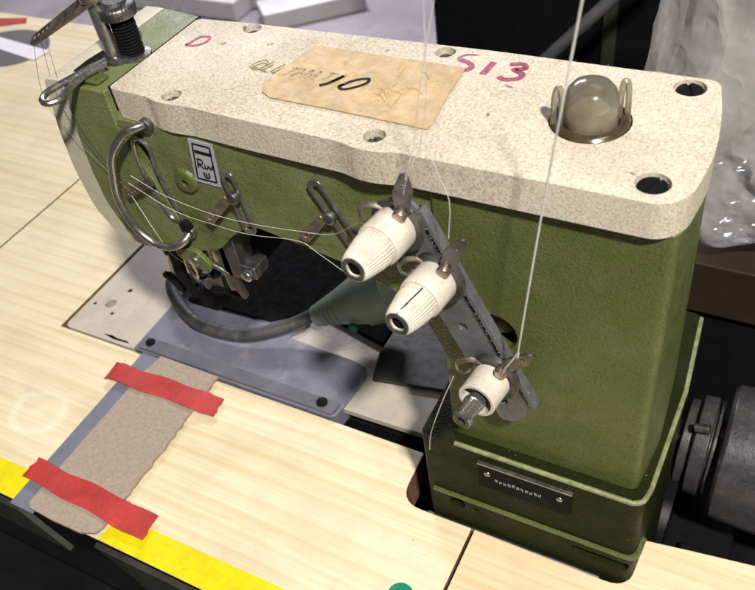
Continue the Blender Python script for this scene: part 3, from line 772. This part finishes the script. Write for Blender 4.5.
obj('outer_foot', MB().prism(rpoly([(nx + .18, 2.9), (nx + .32, 2.9), (nx + .30, 2.3), (nx + .38, 2.0), (nx + .30, 1.97), (nx + .16, 2.3)], .04, 4), ny - .42, ny - .36, 'y'), M['black'], pb, bevel=.01)
obj('foot_clamp', MB().box(nx + .22, nx + .52, ny - .14, ny + .18, 1.85, 2.1), M['steel_dark'], pb, bevel=.02)
ll = obj('link_bracket', MB().prism(rpoly([(3.75, 3.12), (4.02, 3.12), (4.16, 2.95), (4.10, 2.84), (3.86, 2.90), (3.72, 3.0)], .05, 4), -.56, -.50, 'y'), M['green'], mc, bevel=.012)
obj('link_screw', MB().lathe([(0, .065), (.03, .065), (.04, .04)], (3.97, -.56, 2.99), (0, -1, 0), 20), M['steel'], ll, bevel=.006)
obj('screw_head', MB().lathe([(0, .07), (.05, .07), (.06, .05)], (3.98, -.50, 3.42), (0, -1, 0), 20), M['black'], ll, bevel=.006)
ft = obj('guide_block', MB().box(4.15, 4.38, -.40, -.10, 2.70, 3.25).box(4.36, 4.52, -.36, -.12, 2.70, 2.86), M['steel_dark'], mc, bevel=.02)
obj('block_screw', MB().lathe([(0, .065), (.06, .065), (.07, .05)], (4.44, -.36, 2.78), (0, -1, 0), 20), M['steel'], ft, bevel=.01)
obj('block_rod', MB().cyl((3.6, -.42, 2.98), (4.2, -.38, 2.72), .03).cyl((4.0, -.30, 3.1), (4.1, -.30, 2.4), .035), M['steel'], ft)
obj('drive_arm', MB().prism(rpoly([(4.10, 3.15), (4.24, 3.12), (4.26, 2.70), (4.34, 2.42), (4.28, 2.39), (4.14, 2.66)], .03, 4), -.40, -.34, 'y'), M['steel_dark'], ft, bevel=.01)
obj('rear_bracket', MB().box(3.25, 4.45, -.15, .5, 2.70, 3.05), M['blackmat'], ft, bevel=.03)
rr = random.Random(5)
for q in range(16):
    p0 = Vector((nx + rr.uniform(-.25, .75), ny + rr.uniform(-.45, .05), rr.uniform(1.9, 2.95))); d_ = Vector((rr.uniform(-.5, .5), rr.uniform(-.3, .3), rr.uniform(-1, 1))).normalized() * rr.uniform(.12, .45)
    obj('linkage_rod', MB().cyl(p0, p0 + d_, rr.uniform(.02, .05), n=12), M[rr.choice(['steel_dark', 'black', 'black', 'steel'])], ft, bevel=.005)
    if q % 2: obj('linkage_screw', MB().lathe([(0, .045), (.04, .045), (.05, .03)], p0, (0, -1, 0), 14), M[rr.choice(['steel', 'black'])], ft)

# --- bed: beige plate, black deck, slide plate
bed = obj('bed_plate', MB().prism(rpoly([(.045, .03), (1.37, .04), (1.37, 2.7), (.045, 2.7)], [.12, .01, .01, .05], 5), -.45, -.012), M['beige'], mc, bevel=.03,
          cut=MB().prism(circ(.42, .66, .085, 24), -.2, .1).prism(circ(.12 + .05, .58, .03, 12), -.2, .1).prism(circ(.58, .50, .032, 12), -.2, .1).prism(circ(.52, 1.0, .04, 12), -.2, .1))
for hx, hy, hr in ((.42, .66, .083), (.17, .58, .028), (.58, .50, .03), (.52, 1.0, .038)):
    obj('bed_screw' if hr > .05 else 'bed_hole_dark_disc', MB().lathe([(0, hr), (.004 if hr < .05 else .03, hr * .98)], (hx, hy, -.19 if hr > .05 else -.03), (0, 0, 1), 20), M['steel_dark' if hr > .05 else 'blackmat'], bed)  # small holes get black discs, the shade inside put into their colour
obj('scar', MB().prism([(.75, .12), (.95, .085), (1.25, .10), (1.2, .125), (1.0, .12), (.9, .14)], -.011, -.007), M['blackmat'], bed)
bed2 = obj('bed_end_plate', MB().prism(rpoly([(3.0, .20), (6.05, .26), (5.88, .98), (5.6, 2.3), (3.0, 2.3)], [.02, .06, .03, .1, .02], 4), -.12, -.02), M['beige'], mc, bevel=.025,
           cut=MB().prism(circ(5.88, .55, .075, 20), -.2, .1))
obj('bed_skirt', MB().prism([(1.40, .05), (4.6, .28), (6.0, .32), (5.7, 2.5), (1.40, 2.5)], -1.4, -.29), M['blackmat'], mc, bevel=.02)
obj('side_rail', MB().prism([(6.02, .12), (6.10, .12), (6.6, -.5), (6.7, -.5), (6.7, 2.2), (5.95, 2.2)], -1.4, .05), M['black'], mc, bevel=.02)
deck = obj('black_deck', MB().prism([(1.96, 1.13), (3.03, 1.17), (3.60, 1.62), (4.74, 1.35), (4.74, 4.6), (1.5, 4.6), (1.5, 2.3), (1.86, 1.8)], -.02, .065), M['blackmat'], mc, bevel=.01)
obj('rear_bed_cover', MB().prism([(4.88, .76), (5.85, .93), (6.65, 1.0), (6.65, 3.0), (4.76, 3.0), (4.76, 1.2)], -.01, .05), M['dkgreen'], mc, bevel=.02)
# violet-grey slide plate with raised front rail
spp = rpoly([(1.41, .03), (4.72, .02), (4.80, .95), (3.40, 1.02), (3.62, 1.30), (3.3, 1.75), (1.41, 1.75)], [.02, .12, .30, .10, .2, .2, .02], 6)
slide = obj('slide_plate', MB().prism(spp, -.28, .035), M['purple'], mc, bevel=.03, cut=MB().prism(circ(4.46, .16, .0, 3), 2, 3) if False else None)
obj('front_rail', MB().prism(rpoly([(1.47, .05), (4.68, .045), (4.70, .24), (1.47, .27)], .03, 3), .034, .075), M['purple_dark'], slide, bevel=.02)
obj('slide_screw', MB().lathe([(0, .07), (.02, .07), (.03, .05)], (1.62, .18, .072), (0, 0, 1), 20), M['black'], slide)
obj('slide_screw', MB().lathe([(0, .075), (.02, .075), (.03, .05)], (4.47, .16, .072), (0, 0, 1), 20), M['black'], slide)

# --- shaft, collars and big drum at the right
hw = obj('handwheel', MB().lathe([(0, .72), (.04, .77), (.55, .80), (.60, .78), (1.4, .76), (1.42, .7)], (9.10, 1.30, .05), (1, 0, 0), 72), M['drum'], mc, bevel=.015, ang=25)
obj('wheel_rim', MB().lathe([(0, .50), (.02, .57), (.17, .585), (.18, .50), (.20, .50), (.21, .56), (.25, .56), (.26, .40)], (8.80, 1.30, .02), (1, 0, 0), 64), M['drum'], hw, bevel=.01, ang=25)
obj('hub', MB().lathe([(0, .42), (.03, .50), (.12, .50), (.14, .42)], (8.66, 1.30, .02), (1, 0, 0), 48).cyl((8.5, 1.30, .02), (9.2, 1.30, .02), .30), M['drum'], hw, bevel=.01, ang=25)
obj('hub_bolt', MB().cyl((8.80, 1.05, .62), (8.95, 1.05, .66), .05), M['steel_dark'], hw)

mg = thing('motor_guard', (9.8, 1.4, FZ), 'black sheet metal motor guard below the dark grey handwheel', 'guard')
obj('guard_box', MB().box(8.75, 9.5, .5, 2.3, FZ, -1.1).box(9.5, 11.5, .6, 2.3, FZ, -1.75), M['blackmat'], mg, bevel=.05)
obj('guard_lip', MB().box(8.95, 9.25, .42, .60, -1.6, -.95), M['black'], mg, bevel=.03)

# ================================================================== HOSE WITH CONE
hs = thing('suction_hose', (2.6, .8, .03), 'thick black rubber hose curling round the needle with a grey green ribbed cone nozzle', 'hose')
hp = smooth([(1.55, 1.95, .35), (1.22, 1.62, .3), (1.30, 1.18, .24), (1.62, .90, .20), (2.08, .68, .19), (2.55, .64, .19), (3.02, .74, .20), (3.45, 1.02, .26), (3.75, 1.25, .36), (3.95, 1.42, .44)], 8)
obj('rubber_tube', MB().tube(hp, .095, 18), M['rubber'], hs)
c0 = Vector((3.80, 1.22, .38)); c1 = Vector((4.75, 1.70, .78))
prof = []
L_ = (c1 - c0).length
for i in range(5):
    a = i / 9 * .62
    prof += [(a * L_, .14 + .30 * a), (a * L_ + .055, .158 + .30 * a), (a * L_ + .062, .150 + .30 * a)]
prof += [(.36 * L_, .252), (.66 * L_, .36), (.68 * L_, .39), (1.0 * L_, .42), (1.0 * L_, .3)]
obj('cone_nozzle', MB().lathe(prof, c0, c1 - c0, 48), M['cone'], hs, ang=30)
obj('nozzle_screw', MB().lathe([(0, .07), (.05, .06)], c0 + (c1 - c0) * .55 + Vector((.15, -.33, -.1)), (.2, -1, 0), 16), M['greendot'], hs)

# ================================================================== THREADS
def thread(name, pts, r, mat, label, group=None, k=4, jit=0):
    P = smooth(pts, k) if len(pts) > 2 else [Vector(p) for p in pts]
    if jit: P = [p + Vector([random.uniform(-jit, jit) for _ in range(3)]) for p in P]
    return tag(obj(name, MB().tube(P, r, 6), mat), label, 'thread', group)
thread('thread', [(7.90, -1.0, 6.33), (7.715, -1.0, 4.93), (7.55, -1.0, 3.54), (7.545, -1.0, 3.50), (7.42, -.98, 3.22), (7.38, -.94, 3.10)], .0075, M['thread'], 'thick pale cord running down to the lowest tension knob', 'sewing threads')
thread('thread', [(6.955, -.9, 6.19), (6.92, -.9, 5.6), (6.85, -.92, 5.2), (6.76, -.95, 4.98), (6.68, -.93, 4.75)], .0034, M['thread'], 'left fuzzy thread of the pair hanging over the top tension knob', 'sewing threads', k=14, jit=.003)
thread('thread', [(7.02, -.9, 6.19), (6.88, -.9, 5.62), (6.80, -.91, 5.2), (6.72, -.95, 4.90)], .0034, M['thread'], 'right fuzzy thread of the pair hanging over the top tension knob', 'sewing threads', k=14, jit=.003)
thread('thread', [(6.86, -.9, 5.25), (6.98, -.95, 5.0), (7.06, -.98, 4.8), (7.04, -1.0, 4.5)], .003, M['thread'], 'very fine thread curving to the middle tension knob', 'sewing threads', k=8, jit=.002)
thread('thread', [(6.96, -.96, 2.92), (6.82, -.95, 2.5), (6.66, -.93, 1.95), (6.60, -.9, 1.6)], .005, M['thread'], 'short thread hanging from the hook of the lowest knob', 'sewing threads')
thread('thread', [(3.62, -.64, 4.02), (3.98, -.64, 3.87), (4.49, -.645, 3.79), (4.97, -.64, 3.79), (5.43, -.64, 3.84), (5.80, -.66, 3.92), (6.20, -.85, 4.30)], .0024, M['thread'], 'upper white thread stretched along the arm through both slotted guides', 'sewing threads', k=5)
thread('thread', [(3.55, -.64, 3.92), (4.0, -.64, 3.71), (4.45, -.645, 3.66), (4.87, -.64, 3.645), (5.40, -.64, 3.72), (5.61, -.66, 3.65), (5.95, -.70, 3.50)], .0024, M['thread'], 'lower white thread stretched along the arm past both slotted guides', 'sewing threads', k=5)
thread('thread', [(2.40, -.14, 4.96), (2.70, -.50, 4.60), (3.0, -.56, 4.2), (3.5, -.60, 3.75)], .0024, M['steel_dark'], 'dark fine thread from the outermost hole of the guide arm', 'sewing threads', k=6)
thread('thread', [(2.50, -.12, 5.01), (2.92, -.52, 4.68), (3.08, -.56, 4.3), (3.45, -.60, 3.78)], .0024, M['steel_dark'], 'dark fine thread from the second hole of the guide arm', 'sewing threads', k=6)
thread('thread', [(2.57, -.11, 5.05), (3.0, -.50, 4.76), (3.14, -.56, 4.3), (3.52, -.60, 3.82)], .0024, M['steel_dark'], 'dark fine thread from the innermost hole of the guide arm', 'sewing threads', k=6)
thread('thread', [(3.50, -.62, 3.74), (3.7, -.66, 3.3), (3.6, -.5, 2.9), (3.2, .1, 2.0)], .0022, M['thread_w'], 'fine white thread dropping from the take-up lever to the needle', 'sewing threads', k=6)

tag(obj('floor_dark_sheet', MB().prism(rrect(-16, 8, -14, 3.5, .5), FZ + .01, FZ + .2), M['floor_dark']), 'added black sheet darkening the floor under the front table edge', 'mat')  # added black sheet that keeps the floor below the table front dark
# ================================================================== BACKGROUND
from mathutils import noise
def bag(name, c, rad, e, seed, label, mat, amp=.25):
    mb = MB(); n = 130; vs = []; fs = []; of = Vector((seed * 3.7, seed, seed * 2.1))
    sg = lambda v, p: math.copysign(abs(v) ** p, v)
    for i in range(n + 1):
        a = -math.pi / 2 + math.pi * i / n
        for j in range(2 * n):
            b = math.pi * j / n
            d = Vector((sg(math.cos(a), e) * sg(math.cos(b), e), sg(math.cos(a), e) * sg(math.sin(b), e), sg(math.sin(a), e)))
            p = Vector((d.x * rad[0], d.y * rad[1], d.z * rad[2])) + of
            w_ = p + noise.noise_vector(p * .7) * .8
            v1 = noise.voronoi(Vector((w_.x * .7, w_.y * .7, w_.z * .45)))[0]; v2 = noise.voronoi(Vector((w_.x * 1.7 + w_.z * .5, w_.y * 1.7, w_.z * .6)) + of)[0]
            h = (v1[1] - v1[0]) * .35 + (v2[1] - v2[0]) * .30 + noise.fractal(p * .5, 1, 2, 3) * .5 - .4
            vs.append(p - of + d.normalized() * h * amp + Vector(c))
    for i in range(n):
        for j in range(2 * n):
            k = (j + 1) % (2 * n)
            fs.append((i * 2 * n + j, i * 2 * n + k, (i + 1) * 2 * n + k, (i + 1) * 2 * n + j))
    mb.add(vs, fs)
    return tag(obj(name, mb, mat, ang=180), label, 'bag')
bag('plastic_bag', (10.35, 4.2, 3.85), (3.05, 1.3, 2.6), .4, 3, 'large wrinkled translucent plastic bag bulging behind the right end of the machine', M['bag'], .55)
bag('cloth_bundle', (11.2, 4.3, 2.5), (2.6, .9, 1.35), .6, 5, 'pale grey cloth bundle inside the large clear plastic bag', M['cloth'], .25)
bag('plastic_bag', (7.5, 2.6, 3.55), (.55, .3, .28), .8, 9, 'small crumpled corner of clear plastic behind the oil dome', M['bag'], .2)
bxb = thing('brown_crate', (12, 5.5, -3), 'black crate with a thick dark brown lid under the large plastic bag', 'crate')
obj('crate_body', MB().box(8.3, 16, 3.2, 7, -3.0, .3), M['blackmat'], bxb, bevel=.05)
obj('crate_lid', MB().box(8.2, 16.1, 3.1, 7.1, .3, 1.12), M['brown'], bxb, bevel=.03)
# black cabinet beyond the table
cb = thing('black_cabinet', (6, 16, FZ), 'tall black cabinet standing on the floor behind the machine', 'cabinet')
obj('cabinet_body', MB().box(.6, 22, 12, 18, FZ, 6), M['blackmat'], cb, bevel=.06)
obj('door_edge', MB().box(4.7, 5.0, 11.88, 11.995, FZ + .5, 5.8), M['apron'], cb, bevel=.03)
tag(obj('leaning_pipe', MB().cyl((3.6, 9.2, -.8), (6.9, 9.2, 2.9), .12, .12), M['bluerod']), 'slim blue grey pipe leaning behind the machine in front of black cabinet', 'pipe')
# pale enamel machine stand far behind
st = thing('metal_stand', (-22, 30, FZ), 'pale grey enamel machine stand on the floor beyond the table', 'stand')
obj('foot_rail', MB().box(-30, -19.6, 28.6, 30.2, FZ + .0, FZ + 1.1), M['white'], st, bevel=.1)
obj('foot_rail', MB().prism([(-17.2, 27.9), (-13.0, 31.5), (-14.4, 33), (-18.6, 29.3)], FZ, FZ + 1.0), M['white'], st, bevel=.1)
obj('upright', MB().box(-20.6, -19.2, 30.2, 31.6, FZ, FZ + 9), M['white'], st, bevel=.1)

# fine lint and stray fibres caught along edges of the machine
rl = random.Random(11); lint = MB()
def fibre(x, y, z, L_=.09):
    p = Vector((x, y, z)); d_ = Vector((rl.uniform(-1, 1), rl.uniform(-1, 1), rl.uniform(-.2, 1))).normalized()
    e_ = Vector((rl.uniform(-1, 1), rl.uniform(-1, 1), rl.uniform(-1, 1))) * .4
    L_ *= rl.uniform(.4, 1.2)
    lint.tube(smooth([p, p + d_ * L_ * .5 + e_ * L_ * .6, p + d_ * L_], 3), .0011, 3)
for q in range(60): fibre(rl.uniform(3.7, 8.3), .93 + rl.uniform(-.02, .02), ZT - .01, .05)
for q in range(420):
    t_ = rl.random(); fibre(6.70 + .90 * t_ + rl.uniform(-.02, .03), -.785, 4.49 - 1.9 * t_, .035)
for q in range(60): fibre(rl.uniform(3.1, 3.55), rl.uniform(.3, 1.0), ZT, .05)
tag(obj('lint_fibres', lint, plain('grey_lint', (.28, .27, .26), .9)), 'fine grey lint and stray fibres caught on the edges of the green machine', 'lint', kind='stuff')
